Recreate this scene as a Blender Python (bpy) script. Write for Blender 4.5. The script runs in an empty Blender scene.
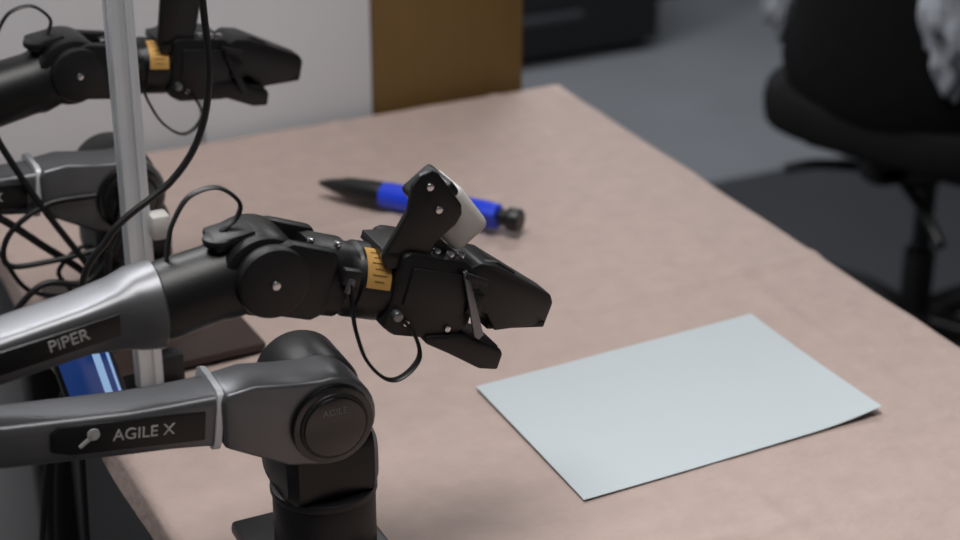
import bpy, bmesh, math, random
from mathutils import Matrix, Vector, noise
random.seed(4)
scene = bpy.context.scene
scene.view_settings.view_transform = 'Standard'
COL = scene.collection
TH = math.radians(25.7)
ROOM = Matrix.Translation((0.0965, 2.2517, 0)) @ Matrix.Rotation(TH, 4, 'Z')   # room axes: x along table back edge, y to the back wall
TZ = 0.75

# ------------------------------------------------------------------ materials
def lin(c):
    return tuple(((v/255)/12.92 if v/255 <= .04045 else ((v/255+.055)/1.055)**2.4) for v in c)
def mat(name, rgb, rough=.5, metal=0, var=.0, vscale=8, bump=0, bscale=40, spec=.5, coat=0, stretch=None, detail=4):
    m = bpy.data.materials.new(name); m.use_nodes = True
    nt = m.node_tree; b = nt.nodes['Principled BSDF']
    c = lin(rgb)
    b.inputs['Base Color'].default_value = (*c, 1)
    b.inputs['Roughness'].default_value = rough
    b.inputs['Metallic'].default_value = metal
    b.inputs['Specular IOR Level'].default_value = spec
    b.inputs['Coat Weight'].default_value = coat
    tc = nt.nodes.new('ShaderNodeTexCoord'); src = tc.outputs['Object']
    if stretch:
        mp = nt.nodes.new('ShaderNodeMapping'); mp.inputs['Scale'].default_value = stretch
        nt.links.new(src, mp.inputs['Vector']); src = mp.outputs['Vector']
    if var:
        n = nt.nodes.new('ShaderNodeTexNoise'); n.inputs['Scale'].default_value = vscale; n.inputs['Detail'].default_value = detail
        nt.links.new(src, n.inputs['Vector'])
        r = nt.nodes.new('ShaderNodeValToRGB')
        r.color_ramp.elements[0].position = .3; r.color_ramp.elements[1].position = .7
        r.color_ramp.elements[0].color = (*[v*(1-var) for v in c], 1)
        r.color_ramp.elements[1].color = (*[min(1, v*(1+var)) for v in c], 1)
        nt.links.new(n.outputs['Fac'], r.inputs['Fac']); nt.links.new(r.outputs['Color'], b.inputs['Base Color'])
    if bump:
        n2 = nt.nodes.new('ShaderNodeTexNoise'); n2.inputs['Scale'].default_value = bscale; n2.inputs['Detail'].default_value = 5
        nt.links.new(src, n2.inputs['Vector'])
        bp = nt.nodes.new('ShaderNodeBump'); bp.inputs['Strength'].default_value = bump; bp.inputs['Distance'].default_value = .01
        nt.links.new(n2.outputs['Fac'], bp.inputs['Height']); nt.links.new(bp.outputs['Normal'], b.inputs['Normal'])
    return m
M_cloth = mat('cloth_dusty_pink', (172,154,147), .7, var=.05, vscale=40, bump=.18, bscale=90, spec=.3, detail=8)
M_top = mat('table_laminate', (150,140,130), .5, var=.05)
M_steel = mat('painted_steel', (40,40,42), .4, metal=.4)
M_floor = mat('floor_grey', (100,103,107), .42, var=.08, vscale=3, bump=.04, bscale=30)
M_wall = mat('wall_paint', (150,150,150), .8, var=.03, bump=.05)
M_wallb = mat('wall_dark', (42,44,50), .7, var=.06)
M_ceil = mat('ceiling_paint', (200,200,200), .9, var=.02)
M_white = mat('panel_white', (206,207,211), .55, var=.03, vscale=3)
M_brown = mat('board_brown', (108,82,42), .6, var=.06, vscale=5, stretch=(12,12,1))
M_cab = mat('cabinet_black', (20,21,23), .5, var=.1)
M_strip = mat('brushed_strip', (80,82,86), .4, metal=.6)
M_blk = mat('robot_black', (12,12,13), .42, var=.12, vscale=60, bump=.02, bscale=300, spec=.4)
M_blk2 = mat('robot_black_satin', (17,17,19), .46, var=.1, vscale=50, spec=.4)
M_gloss = mat('black_gloss', (10,10,11), .18, coat=.4)
M_grey = mat('robot_grey', (104,105,108), .38, metal=.65, var=.05, vscale=30)
M_silver = mat('silver', (205,205,208), .25, metal=1)
M_alu = mat('aluminium', (214,217,221), .4, metal=.25, var=.05, vscale=20, stretch=(20,20,1))
M_dsteel = mat('dark_steel', (120,122,126), .35, metal=.9)
M_gold = mat('gold_label', (200,156,88), .4, metal=.4, var=.05)
M_txt = mat('label_print', (195,195,195), .6)
M_ink = mat('label_ink', (96,68,34), .6)
M_cream = mat('camera_cream', (196,194,190), .45, var=.02)
M_cable = mat('cable_rubber', (12,12,13), .45)
M_paper = mat('paper_white', (184,193,197), .8, var=.015, vscale=6, spec=.2)
M_blue = mat('pen_blue', (10,58,212), .28, coat=.3)
M_pblk = mat('pen_black', (14,14,15), .4)
M_chair = mat('chair_fabric', (11,11,13), .85, var=.2, vscale=60, bump=.3, bscale=200, spec=.2)
M_floor_shade = mat('floor_shade_dark', (33,35,39), .6, var=.1, vscale=5)  # dark colour standing in for shaded floor
M_jacket = mat('jacket_fabric', (160,164,172), .7, var=.15, vscale=12, bump=.3, bscale=20)
M_shade_plate = mat('shade_plate_brown', (52,38,34), .4, var=.1, vscale=10)  # dark brown standing in for shadowed cloth
M_scr = mat('display_blue', (14,36,96), .15, coat=.5)
M_scr.node_tree.nodes['Principled BSDF'].inputs['Emission Color'].default_value = (.02, .07, .28, 1)
M_scr.node_tree.nodes['Principled BSDF'].inputs['Emission Strength'].default_value = .35
M_scr2 = mat('display_bright', (150,190,235), .2)
M_scr2.node_tree.nodes['Principled BSDF'].inputs['Emission Color'].default_value = (.4, .65, 1, 1)
M_scr2.node_tree.nodes['Principled BSDF'].inputs['Emission Strength'].default_value = .4

# ------------------------------------------------------------------ mesh helpers
def finish(me, m, smooth=True, ang=35):
    me.materials.append(m)
    if smooth:
        for p in me.polygons: p.use_smooth = True
        me.set_sharp_from_angle(angle=math.radians(ang))
def mk(name, bm, m, parent=None, L=None, smooth=True, ang=35):
    bmesh.ops.recalc_face_normals(bm, faces=bm.faces)
    me = bpy.data.meshes.new(name); bm.to_mesh(me); bm.free()
    finish(me, m, smooth, ang)
    o = bpy.data.objects.new(name, me); COL.objects.link(o)
    L = L or Matrix.Identity(4)
    if parent: o.parent = parent; o.matrix_basis = L
    else: o.matrix_basis = ROOM @ L
    return o
def root(name, L):
    e = bpy.data.objects.new(name, None); e.empty_display_size = .05; COL.objects.link(e); e.matrix_basis = ROOM @ L; return e
def T(x, y, z): return Matrix.Translation((x, y, z))
def R(d, ax): return Matrix.Rotation(math.radians(d), 4, ax)
def bevel(bm, w, seg=2, ang=30):
    if w <= 0: return
    es = [e for e in bm.edges if len(e.link_faces) == 2 and e.calc_face_angle(0) > math.radians(ang)]
    bmesh.ops.bevel(bm, geom=es, offset=w, segments=seg, affect='EDGES', profile=.5, clamp_overlap=True)
def box(name, size, L, m, parent=None, bw=.002, seg=2):
    bm = bmesh.new(); bmesh.ops.create_cube(bm, size=1)
    bmesh.ops.scale(bm, vec=size, verts=bm.verts); bevel(bm, bw, seg)
    return mk(name, bm, m, parent, L)
def cyl(name, r, d, L, m, parent=None, axis='Z', bw=.0, n=40, r2=None):
    bm = bmesh.new(); bmesh.ops.create_cone(bm, cap_ends=True, segments=n, radius1=r, radius2=r if r2 is None else r2, depth=d)
    bevel(bm, bw, 2, 50)
    A = {'Z': Matrix.Identity(4), 'Y': R(90, 'X'), 'X': R(90, 'Y')}[axis]
    bmesh.ops.transform(bm, matrix=A, verts=bm.verts)
    return mk(name, bm, m, parent, L)
def prism(name, pts, y0, y1, m, parent=None, L=None, bw=.002, seg=2, taper=None):
    bm = bmesh.new()
    f = [bm.verts.new((x, y0, z)) for x, z in pts]; g = [bm.verts.new((x, y1, z)) for x, z in pts]
    bm.faces.new(f); bm.faces.new(g[::-1]); n = len(pts)
    for i in range(n): bm.faces.new((f[i], g[i], g[(i+1) % n], f[(i+1) % n]))
    bmesh.ops.recalc_face_normals(bm, faces=bm.faces)
    if taper:
        for v in bm.verts: v.co.y *= taper(v.co.x, v.co.z)
    bevel(bm, bw, seg, 20)
    return mk(name, bm, m, parent, L)
def loft(name, secs, m, parent=None, L=None, n=36, ang=35):
    # sec = (x, z, half_h, half_w, tilt_deg, exponent, yc)
    bm = bmesh.new(); rings = []
    for (x, z, hh, hw, ti, ex, yc) in secs:
        a = math.radians(ti); r = []
        for i in range(n):
            t = 2*math.pi*i/n; c, s = math.cos(t), math.sin(t)
            y = hw*math.copysign(abs(c)**(2/ex), c); k = hh*math.copysign(abs(s)**(2/ex), s)
            r.append(bm.verts.new((x-k*math.sin(a), yc+y, z+k*math.cos(a))))
        rings.append(r)
    for A, B in zip(rings, rings[1:]):
        for i in range(n): bm.faces.new((A[i], A[(i+1) % n], B[(i+1) % n], B[i]))
    bm.faces.new(rings[0]); bm.faces.new(rings[-1][::-1])
    return mk(name, bm, m, parent, L, ang=ang)
def lathe(name, prof, L, m, parent=None, n=36):
    return loft(name, [(x, 0, max(r, 1e-4), max(r, 1e-4), 0, 2, 0) for x, r in prof], m, parent, L, n)
def catmull(pts, k=8):
    P = [Vector(p) for p in pts]; P = [2*P[0]-P[1]] + P + [2*P[-1]-P[-2]]; out = []
    for i in range(1, len(P)-2):
        for j in range(k):
            t = j/k; a, b, c, d = P[i-1], P[i], P[i+1], P[i+2]
            out.append(.5*((2*b)+(c-a)*t+(2*a-5*b+4*c-d)*t*t+(3*b-a-3*c+d)*t**3))
    out.append(P[-2]); return out
def cable(name, pts, r, m=None, parent=None, L=None, flat=1.0, wdir=Vector((0, 1, 0))):
    m = m or M_cable
    pp = catmull(pts); bm = bmesh.new(); rings = []; n = 12
    up = Vector(wdir)
    for i, p in enumerate(pp):
        t = (pp[min(i+1, len(pp)-1)]-pp[max(i-1, 0)]).normalized()
        s = up-t*up.dot(t)
        if s.length < 1e-3: s = t.orthogonal()
        s.normalize(); u = t.cross(s); up = s if flat == 1.0 else Vector(wdir)
        rings.append([bm.verts.new(p+s*r*flat*math.cos(2*math.pi*k/n)+u*r*math.sin(2*math.pi*k/n)) for k in range(n)])
    for A, B in zip(rings, rings[1:]):
        for i in range(n): bm.faces.new((A[i], A[(i+1) % n], B[(i+1) % n], B[i]))
    bm.faces.new(rings[0]); bm.faces.new(rings[-1][::-1])
    return mk(name, bm, m, parent, L, ang=60)
def text(name, s, size, L, m, parent):
    cu = bpy.data.curves.new(name, 'FONT'); cu.body = s; cu.size = size; cu.extrude = .0002; cu.align_x = 'CENTER'; cu.align_y = 'CENTER'
    t = bpy.data.objects.new(name+'_tmp', cu); COL.objects.link(t)
    dg = bpy.context.evaluated_depsgraph_get(); me = bpy.data.meshes.new_from_object(t.evaluated_get(dg))
    bpy.data.objects.remove(t); me.materials.clear(); me.materials.append(m)
    o = bpy.data.objects.new(name, me); COL.objects.link(o); o.parent = parent; o.matrix_basis = L; return o

# ------------------------------------------------------------------ room
def slab(name, x0, x1, y0, y1, z0, z1, m):
    return box(name, (x1-x0, y1-y0, z1-z0), T((x0+x1)/2, (y0+y1)/2, (z0+z1)/2), m, bw=0)
slab('floor', -3, 3.5, -4, 2.35, -.1, 0, M_floor)
slab('ceiling', -3, 3.5, -4, 2.35, 2.8, 2.9, M_ceil)
slab('wall_back', -3, 3.5, 2.35, 2.45, 0, 2.8, M_wallb)
slab('wall_left', -3.1, -3, -4, 2.35, 0, 2.8, M_wall)
slab('wall_right', 3.5, 3.6, -4, 2.35, 0, 2.8, M_wall)
slab('wall_front', -3, 3.5, -4.1, -4, 0, 2.8, M_wall)
slab('baseboard_back', -3, 3.5, 2.335, 2.35, 0, .1, M_cab)

# ------------------------------------------------------------------ table and cloth
tb = root('table', T(0, 0, 0))
TX0, TY0 = -.735, -1.9
box('tabletop', (.729, 1.894, .028), T(TX0/2, TY0/2, .732), M_top, tb, .003)
for i, (x, y) in enumerate([(-.05, -.05), (-.685, -.05), (-.05, -1.85), (-.685, -1.85)]):
    box('leg_%d' % (i+1), (.04, .04, .718), T(x, y, .359), M_steel, tb, .003)
box('apron_1', (.6, .02, .05), T(TX0/2, -.05, .69), M_steel, tb); box('apron_2', (.6, .02, .05), T(TX0/2, -1.85, .69), M_steel, tb)
def cloth():
    bm = bmesh.new(); OH = .2; st = .0065
    def axis(L, lo, hi):
        v = []; p = -lo
        while p < L+hi: v.append(p); p += st if -.02 < p < L+.02 else .02
        v.append(L+hi); return v
    W, D = .739, 1.904
    sg = lambda q: 1/(1+math.exp(-q/.012))
    xs, ys = axis(W, .03, OH), axis(D, .03, OH); g = []
    for px in xs:
        row = []
        for py in ys:
            ox = -px if px < 0 else (px-W if px > W else 0); oy = -py if py < 0 else (py-D if py > D else 0)
            x = min(max(px, 0), W); y = min(max(py, 0), D)
            d = max(ox, oy)
            X = -.737+x; Y = .002-y
            k = 1-.85*sg(X+.455)*sg(-.115-X)*sg(Y+.89)*sg(-.625-Y)     # pressed flat where the sheet lies
            z = .0010*noise.noise(Vector((X*9, Y*9, 0)))+.0028*max(0, noise.noise(Vector((X*3+Y*2, Y*14-X*5, 3))))+.0016*max(0, noise.noise(Vector((X*22-Y*6, Y*8+X*3, 9))))
            for c in (-.27, -.55, -.95, -1.3): z += .0036*math.exp(-((Y-c-.02*math.sin(X*4+c))/.010)**2)*(.5+.5*math.sin(X*9+c*7))
            z += .0030*math.exp(-((X+.30+.01*math.sin(Y*5))/.009)**2)*(.6+.4*math.sin(Y*11))
            z += .0022*math.exp(-((X+.09+.01*math.sin(Y*7))/.008)**2)*(.6+.4*math.sin(Y*9+1))
            z = .7505+z*k
            if d > 0:
                fl = .010*(1-math.exp(-d*30))+.014*d/OH*math.sin((X+Y)*22)
                z = .7505-d
                if ox > 0: X += (-1 if px < 0 else 1)*(.004+abs(fl))
                if oy > 0 and py > D: Y -= .004+abs(fl)
                if oy > 0 and py < 0: Y += .004
            row.append(bm.verts.new((X, Y, z)))
        g.append(row)
    for i in range(len(xs)-1):
        for j in range(len(ys)-1): bm.faces.new((g[i][j], g[i+1][j], g[i+1][j+1], g[i][j+1]))
    return mk('tablecloth', bm, M_cloth, ang=80)
cloth()

# paper sheet (A4), slightly curled
def paper():
    bm = bmesh.new(); A, B, C, D = Vector((-.4330, -.6685)), Vector((-.1346, -.6490)), Vector((-.1385, -.8580)), Vector((-.4345, -.870))
    n = 28; g = []
    for i in range(n+1):
        r = []
        for j in range(n+1):
            u, v = i/n, j/n
            p = (A*(1-u)+B*u)*(1-v)+(D*(1-u)+C*u)*v
            z = .7528+.006*max(0, u-.75)**2*16*(v**2)+.002*max(0, .3-u)*3*(1-v)+.0005*math.sin(u*5+v*3)
            r.append(bm.verts.new((p.x, p.y, z)))
        g.append(r)
    for i in range(n):
        for j in range(n): bm.faces.new((g[i][j], g[i+1][j], g[i+1][j+1], g[i][j+1]))
    bmesh.ops.recalc_face_normals(bm, faces=bm.faces)
    bmesh.ops.solidify(bm, geom=bm.faces[:], thickness=.0004)
    return mk('paper_sheet', bm, M_paper, ang=80)
paper()

# ------------------------------------------------------------------ jumbo pen
p0, p1 = Vector((-.1726, 1.890)), Vector((.0422, 1.788))
inv = ROOM.inverted(); q0 = inv @ Vector((p0.x, p0.y, 0)); q1 = inv @ Vector((p1.x, p1.y, 0))
ln = (q1-q0).length; an = math.atan2(q1.y-q0.y, q1.x-q0.x)
pen = root('ballpoint_pen', T(q0.x, q0.y, TZ+.0188) @ Matrix.Rotation(an, 4, 'Z'))
I = Matrix.Identity(4)
lathe('tip', [(0, .0022), (.004, .0035), (.012, .006), (.03, .0100), (.034, .0112)], I, M_pblk, pen)
lathe('grip', [(.033, .0112), (.036, .0118), (.06, .0132), (.076, .0136), (.078, .0132)], I, M_pblk, pen)
lathe('barrel', [(.077, .0132), (.079, .0142), (.14, .0146), (.20, .0142), (.212, .0132), (.214, .0105)], I, M_blue, pen)
lathe('barrel_band', [(.110, .0144), (.111, .0150), (.115, .0150), (.116, .0144)], I, M_blue, pen)
lathe('plunger_collar', [(.213, .0085), (.226, .0085)], I, M_pblk, pen)
lathe('plunger', [(.222, .0095), (.224, .0122), (ln-.004, .0128), (ln, .0105)], I, M_pblk, pen)
loft('clip', [(.135, .0145, .002, .004, 0, 4, -.004), (.15, .0175, .002, .005, 0, 4, -.004), (.19, .019, .0025, .006, 0, 4, -.004), (.215, .0175, .003, .006, 0, 4, -.004)], M_blue, pen, R(40, 'X'))
box('clip_mount', (.014, .012, .01), R(40, 'X') @ T(.205, -.004, .014), M_blue, pen, .002)

# ------------------------------------------------------------------ robot arm
def robot(L, pitch, dj=(0, 0), ts=.94, jaw=0.0, far=False):
    r = root('robot_arm', L)
    S = (-.013, .143)
    # base
    box('base_plate', (.10, .12, .012), T(S[0]-.005, 0, .015), M_blk, r, .004)
    if far: box('shade_plate', (.15, .21, .008), T(S[0]+.012, -.01, .0085), M_shade_plate, r, .003)  # added dark plate: paints the arm's shadow on the cloth
    cyl('base_column', .038, .06, T(S[0], 0, .042), M_blk2, r, bw=.004)
    cyl('base_ring', .0395, .006, T(S[0], 0, .073), M_blk2, r, bw=.001)
    loft('turret', [(S[0]-.036, .098, .022, .028, 0, 4, .004), (S[0]-.030, .1, .03, .036, 0, 4, .004), (S[0]+.028, .1, .03, .036, 0, 4, .004), (S[0]+.034, .098, .022, .028, 0, 4, .004)], M_blk2, r)
    # shoulder motor (axis y)
    cyl('shoulder_motor', .033, .052, T(S[0], .027, S[1]), M_blk, r, 'Y', .005)
    cyl('shoulder_motor_cap', .025, .006, T(S[0], .055, S[1]), M_gloss, r, 'Y', .002)
    rs = .0345
    pts = []
    for k in range(0, 19):
        a = math.radians(-105+k*205/18); pts.append((S[0]-.005+rs*math.cos(a), S[1]+rs*math.sin(a)))
    pts += [(-.045, .1795), (-.072, .184), (-.092, .182), (-.096, .177), (-.096, .141), (-.08, .132), (-.05, .115)]
    prism('upper_link_shell', pts, -.034, .006, M_grey, r, bw=.006, seg=3)
    S2 = S[0]-.005
    cyl('shoulder_disc', .0305, .006, T(S2, -.036, S[1]), M_gloss, r, 'Y', .0015)
    cyl('shoulder_disc_ring', .0255, .003, T(S2, -.0395, S[1]), M_blk2, r, 'Y', .001)
    cyl('shoulder_disc_core', .023, .003, T(S2, -.0405, S[1]), M_gloss, r, 'Y', .001)
    text('disc_text', 'AGILE', .007, T(S2, -.0422, S[1]+.012) @ R(90, 'X'), M_grey, r)
    # upper link bar
    loft('upper_link', [(-.095, .159, .0205, .0205, -7, 6, -.008), (-.13, .162, .018, .0195, -7, 6, -.008), (-.16, .1645, .0170, .0195, -7, 6, -.008), (-.24, .173, .0165, .019, -7, 6, -.006), (-.29, .179, .017, .020, -7, 5, 0)], M_grey, r)
    loft('upper_link_ring', [(-.100, .1605, .0235, .025, -7, 6, -.006), (-.0955, .160, .0235, .025, -7, 6, -.006)], M_alu, r)
    prism('upper_link_inset', [(-.108, .1485), (-.106, .1705), (-.205, .1825), (-.212, .178), (-.213, .165), (-.200, .160)], -.0288, -.024, M_blk, r, bw=.001)
    text('upper_link_text', 'AGILE X', .0118, T(-.150, -.0292, .1655) @ R(7, 'Y') @ R(90, 'X'), M_txt, r)
    cyl('logo_dot', .0042, .0008, T(-.184, -.0292, .1725), M_txt, r, 'Y')
    box('logo_tail', (.011, .0008, .0024), T(-.1895, -.0292, .1682) @ R(-35, 'Y'), M_txt, r, 0)
    # elbow
    E = (-.293, .204)
    cyl('elbow_housing', .041, .056, T(E[0], 0, E[1]), M_grey, r, 'Y', .008)
    cyl('elbow_disc', .033, .006, T(E[0], -.030, E[1]), M_gloss, r, 'Y', .0015)
    cyl('elbow_motor', .032, .03, T(E[0], .036, E[1]), M_blk, r, 'Y', .004)
    # forearm
    loft('forearm', [(-.285, .225, .0165, .021, 8, 5, 0), (-.24, .232, .0165, .0215, 8, 5, 0), (-.18, .241, .0170, .0215, 6, 5, 0), (-.155, .243, .0215, .023, 4, 4, 0),
                     (-.143, .244, .0270, .0275, 2, 2.6, 0), (-.128, .244, .0300, .0300, 0, 2.2, 0), (-.126, .244, .0280, .0280, 0, 2, 0)], M_grey, r)
    prism('forearm_inset', [(-.158, .238), (-.158, .254), (-.24, .243), (-.256, .236), (-.252, .225)], -.0245, -.020, M_blk, r, bw=.001)
    text('forearm_text', 'PiPER', .0118, T(-.193, -.0249, .2422) @ R(-9, 'Y') @ R(90, 'X'), M_txt, r)
    J = (-.055+dj[0], .258+dj[1])
    zt = J[1]
    loft('wrist_tube', [(-.130, .244, .0265, .0265, 2, 2, 0), (-.12, .2455, .0275, .0275, 3, 2, 0), (-.088, .251, .0265, .027, 5, 2, 0), (-.081, .252, .028, .028, 5, 2, 0), (-.060, zt-.002, .0275, .028, 3, 2.2, 0), (-.048, zt-.001, .025, .025, 0, 2.4, 0)], M_blk, r)
    cyl('wrist_joint', .030, .05, T(J[0]-.002, .002, J[1]), M_blk, r, 'Y', .006)
    cyl('wrist_joint_cap', .012, .006, T(J[0]-.026, -.004, zt+.026), M_blk2, r, 'Z', .002)
    box('wrist_bridge', (.03, .03, .010), T(J[0]-.018, 0, zt+.026) @ R(-8, 'Y'), M_blk2, r, .003)
    # ---- tool: everything after the wrist pitch joint
    P = T(J[0], 0, J[1]) @ R(pitch, 'Y') @ Matrix.Scale(ts, 4)
    cyl('wrist_disc', .0275, .014, P @ T(.001, -.03, 0), M_blk2, r, 'Y', .004)
    cyl('wrist_disc_screw', .0035, .003, P @ T(.001, -.038, .0), M_silver, r, 'Y', .001)
    cyl('wrist_disc_back', .0275, .012, P @ T(.001, .031, 0), M_blk2, r, 'Y', .004)
    fk = [(-.012, -.022), (-.012, .022), (.01, .030), (.045, .0285), (.05, .02), (.05, -.02), (.04, -.027), (.01, -.027)]
    prism('wrist_fork', fk, -.03, -.018, M_blk, r, P, .003)
    prism('wrist_fork_back', fk, .018, .03, M_blk, r, P, .003)
    loft('tool_tube', [(.032, 0, .026, .028, 0, 3, 0), (.04, 0, .0285, .0295, 0, 3, 0), (.062, 0, .0285, .0295, 0, 2.6, 0), (.064, 0, .0265, .027, 0, 2.2, 0), (.072, 0, .0265, .027, 0, 2.2, 0), (.074, 0, .029, .029, 0, 2, 0), (.100, 0, .029, .029, 0, 2, 0)], M_blk, r, P)
    for k, (x, z) in enumerate([(.03, .0285), (.052, .029)]): cyl('rivet_%d' % (k+1), .0028, .004, P @ T(x, -.012, z), M_silver, r, 'Z', .0008)
    bm = bmesh.new(); rr = .0294; g = []
    for i in range(13):
        a = math.radians(105+i*66/12)
        g.append([bm.verts.new((x, rr*math.cos(a), rr*math.sin(a))) for x in (.0760, .0960)])
    for i in range(12): bm.faces.new((g[i][0], g[i][1], g[i+1][1], g[i+1][0]))
    mk('warning_label', bm, M_gold, r, P)
    for k in range(6):
        a = math.radians(115+k*9)
        box('label_line_%d' % (k+1), (.012-.004*(k % 2), .0005, .0004), P @ T(.086, .0296*math.cos(a), .0296*math.sin(a)) @ R(math.degrees(a)-90, 'X'), M_ink, r, 0)
    # gripper body
    prism('gripper_body', [(.098, .033), (.104, .0365), (.152, .0365), (.168, .025), (.170, -.012), (.160, -.028), (.11, -.030), (.098, -.024)], -.031, .031, M_blk, r, P, .003)
    prism('gripper_cover', [(.108, -.004), (.108, .026), (.148, .026), (.160, .016), (.160, -.004)], -.0335, -.03, M_blk2, r, P, .001)
    box('gripper_rail', (.012, .080, .018), P @ T(.167, .004, .006), M_blk2, r, .002)
    prism('hinge_plate', [(.147, .030), (.1505, .031), (.181, -.018), (.179, -.022), (.174, -.020)], -.0370, -.034, M_blk2 if far else M_dsteel, r, P, .0008)
    prism('hinge_edge', [(.149, .031), (.1508, .031), (.1821, -.018), (.1805, -.019)], -.0365, -.033, M_dsteel if not far else M_blk2, r, P, .0003)
    box('hinge_link', (.020, .004, .005), P @ T(.160, -.037, .026) @ R(10, 'Y'), M_blk2, r, .001)
    for k, (x, y, z) in enumerate([(.128, -.022, .038), (.139, -.024, .038), (.150, -.020, .037)]): cyl('body_screw_%d' % (k+1), .0033, .005, P @ T(x, y, z), M_silver, r, 'Z', .001)
    for k, (x, z) in enumerate([(.116, -.018), (.152, -.018)]): cyl('side_screw_%d' % (k+1), .0026, .004, P @ T(x, -.031, z), M_silver, r, 'Y', .0008)
    # jaws
    tp = lambda x, z: 1.0 if x < .19 else 1-.45*(x-.19)/.05
    prism('jaw_upper', [(.160, .030), (.168, .0345), (.184, .034), (.246, .0135), (.251, .007), (.250, -.012), (.200, -.019), (.186, -.006), (.165, -.004)], -.024, .024, M_blk, r, P, .0022, taper=tp)
    prism('jaw_upper_rib', [(.172, .034), (.188, .035), (.205, .0290), (.203, .0255), (.186, .031), (.172, .030)], -.016, -.010, M_blk2, r, P, .001)
    prism('jaw_upper_pad', [(.196, -.014), (.248, -.009), (.248, -.0135), (.198, -.0215)], -.013, .013, M_blk2, r, P, .0008)
    PJ = P @ T(0, 0, jaw)
    prism('jaw_lower', [(.135, -.026), (.168, -.020), (.178, -.024), (.202, -.028), (.206, -.032), (.206, -.046), (.190, -.047), (.160, -.038), (.137, -.032)], -.034, .012, M_blk, r, PJ, .0022)
    prism('jaw_lower_pad', [(.180, -.0245), (.203, -.028), (.203, -.0305), (.180, -.028)], -.028, .006, M_blk2, r, PJ, .0006)
    # camera bracket and wrist camera
    up = .035 if far else 0
    sh = lambda q: [(x-.006+(-.008 if far and z > .05 else 0), z+.002-.05*max(0, z-.03)+(up if z > .05 else 0)) for x, z in q]
    br = sh([(.0890, .026), (.0960, .0550), (.0985, .066), (.0960, .0867), (.0995, .096), (.1072, .1017), (.114, .100), (.1403, .0788), (.143, .071), (.1408, .0619), (.1288, .0444), (.1227, .020), (.095, .018)])
    prism('camera_bracket', br, -.026, -.020, M_blk, r, P, .0015)
    prism('bracket_foot', [(.085, .026), (.085, .033), (.122, .040), (.122, .034)], -.026, .02, M_blk, r, P, .001)
    PU = P @ T(-.008 if far else 0, 0, up)
    for k, (x, z) in enumerate([(.103, .088), (.116, .072)]): cyl('bracket_screw_%d' % (k+1), .003, .003, PU @ T(x, -.0268, z), M_silver, r, 'Y', .0008)
    C = PU @ T(.1405, .004, .0640) @ R(36, 'Y')
    box('camera_body', (.046, .048, .034), C, M_cream, r, .007, 4)
    box('camera_back', (.014, .044, .030), C @ T(-.024, -.002, -.001), M_blk, r, .004, 3)
    cyl('camera_lens', .007, .003, C @ T(.0235, .008, 0), M_gloss, r, 'X', .001)
    cyl('camera_lens_b', .004, .003, C @ T(.0235, -.010, 0), M_gloss, r, 'X', .001)
    # cables
    cl = [(.060, .0077), (.066, -.01), (.073, -.0263), (.088, -.0475), (.108, -.060), (.1222, -.0566), (.1313, -.0402), (.1215, -.0227), (.106, -.0117)]
    cl = [(x, -.034-(.008*math.sin(i/8*math.pi)), z) for i, (x, z) in enumerate(cl)]
    cable('loop_cable', cl, .0013, None, r, P, flat=2.8)
    cyl('connector_1', .0035, .012, P @ T(.060, -.033, .006), M_dsteel, r, 'Z', .001); cyl('connector_2', .004, .008, P @ T(.105, -.034, -.012), M_dsteel, r, 'Y', .001)
    box('connector_mount', (.014, .008, .012), P @ T(.060, -.031, .012), M_blk2, r, .001)
    cable('top_cable', [(-.118, .0, .270), (-.115, .003, .285), (-.110, .004, .299), (-.098, .004, .315), (-.079, .002, .319), (-.065, 0, .307), (-.067, 0, .296), (-.077, 0, .289), (-.086, 0, .281)], .0014, None, r, flat=2.2)
    return r
robot(T(-.637, -.864, TZ), 19.5)
robot(T(-.652, -.412, TZ) @ R(2, 'Z'), 9, dj=(.002, .004), ts=.87, jaw=.012, far=True)

# ------------------------------------------------------------------ aluminium profile post
post = root('aluminium_post', T(-.6935, -.557, TZ+.005))
def extrusion(h):
    s = .010; g = .003; d = .0035; pts = []
    for k in range(4):
        a = k*math.pi/2; c, n = math.cos(a), math.sin(a)
        for (x, y) in [(s, -s), (s, -g), (s-d, -g), (s-d, g), (s, g)]: pts.append((x*c-y*n, x*n+y*c))
    bm = bmesh.new(); A = [bm.verts.new((x, y, 0)) for x, y in pts]; B = [bm.verts.new((x, y, h)) for x, y in pts]
    n = len(pts); bm.faces.new(A[::-1]); bm.faces.new(B)
    for i in range(n): bm.faces.new((A[i], A[(i+1) % n], B[(i+1) % n], B[i]))
    return mk('profile', bm, M_alu, post, T(0, 0, .006), smooth=False)
extrusion(.74)
box('foot_plate', (.06, .06, .006), T(0, 0, .003), M_blk, post, .001)
box('foot_bracket', (.02, .018, .03), T(.02, 0, .021), M_steel, post, .002)
box('connector_block', (.016, .018, .022), T(.016, -.012, .162), M_cream, post, .003)
cable('power_cable', [(.0565, -.043, .60), (.057, -.043, .45), (.0565, -.043, .364), (.058, -.043, .2975), (.047, -.043, .248), (.0215, -.043, .213), (-.018, -.043, .188), (-.036, -.043, .171), (-.06, -.04, .13), (-.07, -.03, .0), (-.08, -.02, -.3), (-.1, 0, -.72)], .0030, None, post)
cable('power_cable_top', [(.0565, -.043, .60), (.05, -.04, .68), (.02, -.012, .70), (.0, -.012, .69)], .0030, None, post)
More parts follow.
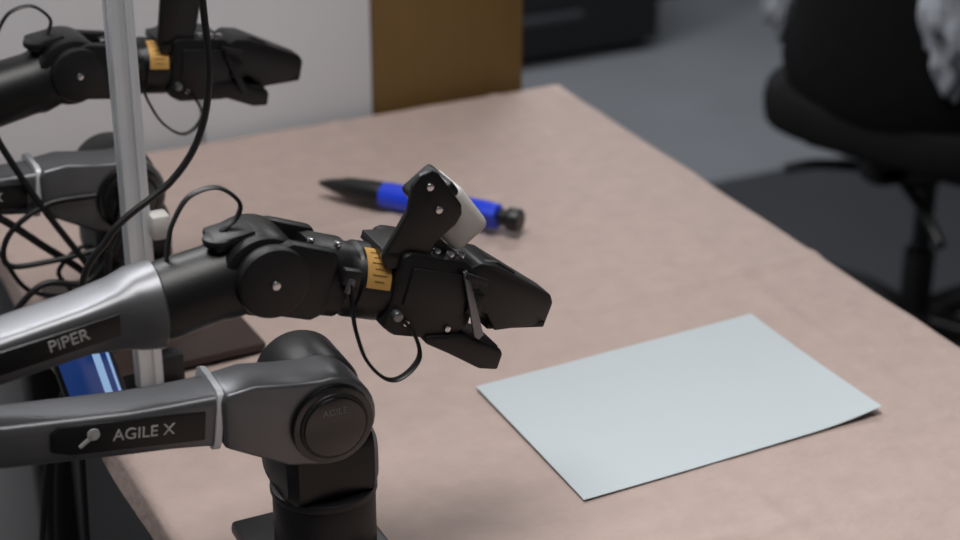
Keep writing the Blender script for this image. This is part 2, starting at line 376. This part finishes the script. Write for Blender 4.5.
# small status display clamped to the post
dsp = root('status_display', T(-.757, -.605, .815) @ R(-12, 'Y'))
box('bezel', (.050, .010, .066), T(0, 0, 0), M_pblk, dsp, .003)
box('screen', (.042, .002, .056), T(0, -.0055, 0), M_scr, dsp, .0005)
box('screen_highlight', (.006, .001, .056), T(.010, -.0070, 0), M_scr2, dsp, 0)
box('screen_line', (.002, .001, .056), T(.019, -.0070, 0), M_scr2, dsp, 0)
cable('clamp_arm', [(0.01, .006, 0), (.03, .02, .0), (.05, .036, .012)], .004, M_steel, dsp)

cb = root('cable_bundle', T(0, -.45, 0))
CB = [[(-.83, 0, 1.02), (-.790, 0, .992), (-.776, 0, .960), (-.754, 0, .912), (-.722, 0, .853), (-.691, 0, .799), (-.68, 0, .772)],
      [(-.700, 0, .902), (-.744, 0, .901), (-.779, 0, .879), (-.783, 0, .851), (-.746, 0, .847), (-.698, 0, .850)],
      [(-.787, 0.01, .860), (-.766, .01, .819), (-.728, .01, .807), (-.737, .01, .832), (-.707, .01, .850), (-.68, .01, .80)],
      [(-.86, .02, .87), (-.80, .02, .89), (-.74, .02, .915), (-.70, .02, .88), (-.69, .02, .80), (-.71, .0, .770)],
      [(-.70, -.03, .86), (-.71, -.03, .80), (-.74, -.03, .76), (-.77, -.03, .6), (-.79, -.05, .2), (-.85, -.1, .01), (-1.0, -.2, .01)],
      [(-.69, -.03, .85), (-.70, -.03, .79), (-.75, -.05, .757), (-.79, -.05, .6), (-.83, -.10, .2), (-.9, -.2, .01), (-1.05, -.4, .01)],
      [(-.84, 0, .93), (-.79, 0, .90), (-.75, .01, .86), (-.71, .01, .82), (-.70, .01, .79), (-.68, 0, .770)],
      [(-.80, -.02, .80), (-.76, -.02, .835), (-.72, -.02, .83), (-.69, -.02, .86), (-.675, -.02, .90)]]
for i, c in enumerate(CB): cable('strand_%d' % (i+1), c, (.003, .0026, .0022, .003, .0035, .0028, .0035, .003)[i], None, cb)

# ------------------------------------------------------------------ background partition and board
pw = root('partition_screen', T(0, 0, 0))
box('panel_1', (.213, .03, 1.75), T(-.3475, .035, .885), M_white, pw, .003)
box('panel_2', (1.9, .03, 1.75), T(-.4565-.95, .035, .885), M_white, pw, .003)
box('joint_strip', (.004, .02, 1.74), T(-.4553, .037, .885), M_steel, pw, 0)
for i, x in enumerate((-.4, -1.3, -2.2)): box('foot_%d' % (i+1), (.05, .3, .02), T(x, .035, .01), M_steel, pw, .004)
wb = root('wooden_board', T(-.1375, .035, 0))
box('board', (.203, .02, 1.8), T(0, 0, .9), M_brown, wb, .002)

cabn = root('storage_cabinet', T(.55, 2.13, 0))
box('carcass', (1.58, .33, .62), T(0, 0, .34), M_cab, cabn, .006)
box('plinth', (1.54, .28, .03), T(0, .01, .016), M_steel, cabn, .002)
for i in range(3):
    box('door_leaf_%d' % (i+1), (.51, .012, .54), T(-.52+.52*i, -.17, .35), M_cab, cabn, .003)
    box('handle_%d' % (i+1), (.36, .014, .018), T(-.66+.52*i, -.182, .13), M_strip, cabn, .003)

# ------------------------------------------------------------------ office chair
slab('floor_shade', .25, 1.9, -1.3, 1.15, .0005, .004, M_floor_shade)  # added dark sheet: paints the shade on the floor around the chair
cpos = inv @ Vector((.735, 2.88, 0))
CH = T(cpos.x, cpos.y, .004) @ R(-66, 'Z')
ch = root('office_chair', CH)   # local +y = seat front
def cushion(name, w, d, h, L, m, par, n=20, curve=0):
    bm = bmesh.new(); bmesh.ops.create_cube(bm, size=2)
    bmesh.ops.subdivide_edges(bm, edges=bm.edges[:], cuts=n//2, use_grid_fill=True)
    for v in bm.verts:
        x, y, z = v.co
        q = (abs(x)**5+abs(y)**5)**.2
        if q > 1e-6:
            mx = max(abs(x), abs(y)); k = mx/q; x *= k; y *= k
        e = 1-.35*max(abs(v.co.x), abs(v.co.y))**6
        z = z*e
        s = 1-.06*z*z
        v.co = (x*w/2*s, y*d/2*s, z*h/2+curve*(x*x))
    return mk(name, bm, m, par, L, ang=80)
cushion('seat', .46, .46, .10, T(0, 0, .49), M_chair, ch, curve=.012)
box('seat_pan', (.30, .30, .02), T(0, 0, .432), M_pblk, ch, .006)
box('tilt_mechanism', (.12, .2, .04), T(0, -.02, .405), M_pblk, ch, .008)
cable('tilt_lever', [(-.02, -.1, .40), (-.12, -.14, .395), (-.18, -.15, .375)], .009, M_pblk, ch)
cable('height_lever', [(.0, -.1, .39), (.08, -.16, .37), (.13, -.2, .345)], .009, M_pblk, ch)
cyl('gas_lift', .016, .22, T(0, 0, .29), M_steel, ch); cyl('gas_lift_sleeve', .026, .16, T(0, 0, .15), M_pblk, ch, bw=.003)
cyl('hub', .04, .06, T(0, 0, .095), M_pblk, ch, bw=.006)
for k in range(5):
    a = k*72+10; Q = R(a, 'Z')
    loft('base_arm_%d' % (k+1), [(.02, .10, .022, .024, 0, 4, 0), (.15, .095, .018, .021, 0, 4, 0), (.28, .072, .012, .016, 0, 4, 0)], M_pblk, ch, Q)
    cyl('caster_stem_%d' % (k+1), .006, .03, Q @ T(.268, 0, .058), M_steel, ch)
    for s in (-1, 1): cyl('caster_wheel_%d%s' % (k+1, 'a' if s > 0 else 'b'), .026, .02, Q @ T(.272, s*.014, .0265), M_pblk, ch, 'Y', .004)
def backrest():
    bm = bmesh.new(); n, m_ = 22, 26; F = []; Bk = []
    for j in range(m_+1):
        t = j/m_; z = .475+t*.565
        w0 = .155+.045*math.exp(-((t-.12)/.2)**2)
        w = w0*max(0, 1-(abs(2*t-1))**7)**.5 if t > .5 else w0*(.72+.28*min(1, t*5)**.5)
        yc = -.19-.03*math.sin(t*3.1)-.04*t
        f = []; b = []
        for i in range(n+1):
            u = 2*i/n-1; x = u*max(w, .02); c = .05*(u*u)
            th = .038*max(0, 1-abs(u)**4)**.5*max(0, 1-abs(2*t-1)**6)**.5+.002
            f.append(bm.verts.new((x, yc+c+th, z))); b.append(bm.verts.new((x, yc+c-th, z)))
        F.append(f); Bk.append(b)
    for j in range(m_):
        for i in range(n):
            bm.faces.new((F[j][i], F[j][i+1], F[j+1][i+1], F[j+1][i])); bm.faces.new((Bk[j][i+1], Bk[j][i], Bk[j+1][i], Bk[j+1][i+1]))
        bm.faces.new((F[j][0], F[j+1][0], Bk[j+1][0], Bk[j][0])); bm.faces.new((F[j][n], Bk[j][n], Bk[j+1][n], F[j+1][n]))
    for i in range(n):
        bm.faces.new((F[0][i+1], F[0][i], Bk[0][i], Bk[0][i+1])); bm.faces.new((F[m_][i], F[m_][i+1], Bk[m_][i+1], Bk[m_][i]))
    return mk('backrest', bm, M_chair, ch, ang=80)
backrest()
cable('back_support', [(0, -.06, .405), (0, -.15, .405), (0, -.205, .44), (0, -.215, .56)], .010, M_pblk, ch, flat=2.2, wdir=Vector((1, 0, 0)))
# jacket draped over the chair back: yoke over the top half, front panel and sleeve hanging down
jk = root('jacket', CH)
def blob(name, c, s, seed, zmin=None):
    bm = bmesh.new(); bmesh.ops.create_icosphere(bm, subdivisions=5, radius=1)
    for v in bm.verts:
        p = v.co.copy(); q = p+Vector((seed, 0, 0))
        d = 1+.18*noise.noise(q*1.7)+.12*noise.noise(q*3.5)+.16*noise.noise(Vector((q.x*7, q.y*7, q.z*1.5)))
        v.co = Vector((p.x*s[0]*d, p.y*s[1]*d, p.z*s[2]*d))
    return mk(name, bm, M_jacket, jk, T(*c), ang=80)
blob('yoke', (0, -.225, .955), (.205, .095, .125), 1)
blob('front_panel', (.150, -.220, .790), (.075, .075, .175), 5)
blob('sleeve', (-.192, -.165, .765), (.044, .05, .16), 9)

# ------------------------------------------------------------------ ceiling lamps (real fixtures)
def lamp(x, y, sx, sy, e, col=(1, .97, .94)):
    r = root('ceiling_light', T(x, y, 2.8))
    box('housing', (sx+.06, sy+.06, .05), T(0, 0, -.026), M_ceil, r, .005)
    L = bpy.data.lights.new('lamp', 'AREA'); L.shape = 'RECTANGLE'; L.size = sx; L.size_y = sy; L.energy = e; L.color = col
    o = bpy.data.objects.new('lamp', L); COL.objects.link(o); o.parent = r; o.matrix_basis = T(0, 0, -.06)
lamp(-.9, 1.0, 1.2, .6, 62, (.98, .98, 1))
lamp(-.75, -.95, 1.2, .9, 40, (1, .98, .96))
lamp(1.0, 1.5, 1.2, .6, 46, (.95, .97, 1))
w = bpy.data.worlds.new('world'); scene.world = w; w.use_nodes = True
w.node_tree.nodes['Background'].inputs[0].default_value = (.88, .93, 1, 1); w.node_tree.nodes['Background'].inputs[1].default_value = .3

# ------------------------------------------------------------------ camera
cd = bpy.data.cameras.new('camera'); cam = bpy.data.objects.new('camera', cd); COL.objects.link(cam)
cam.location = (0, 0, 1.56); cam.rotation_euler = (math.radians(90-25.35), 0, 0)
cd.sensor_width = 36; cd.lens = 71.25; cd.clip_start = .05; cd.clip_end = 50
cd.dof.use_dof = True; cd.dof.focus_distance = 1.40; cd.dof.aperture_fstop = 5
scene.camera = cam
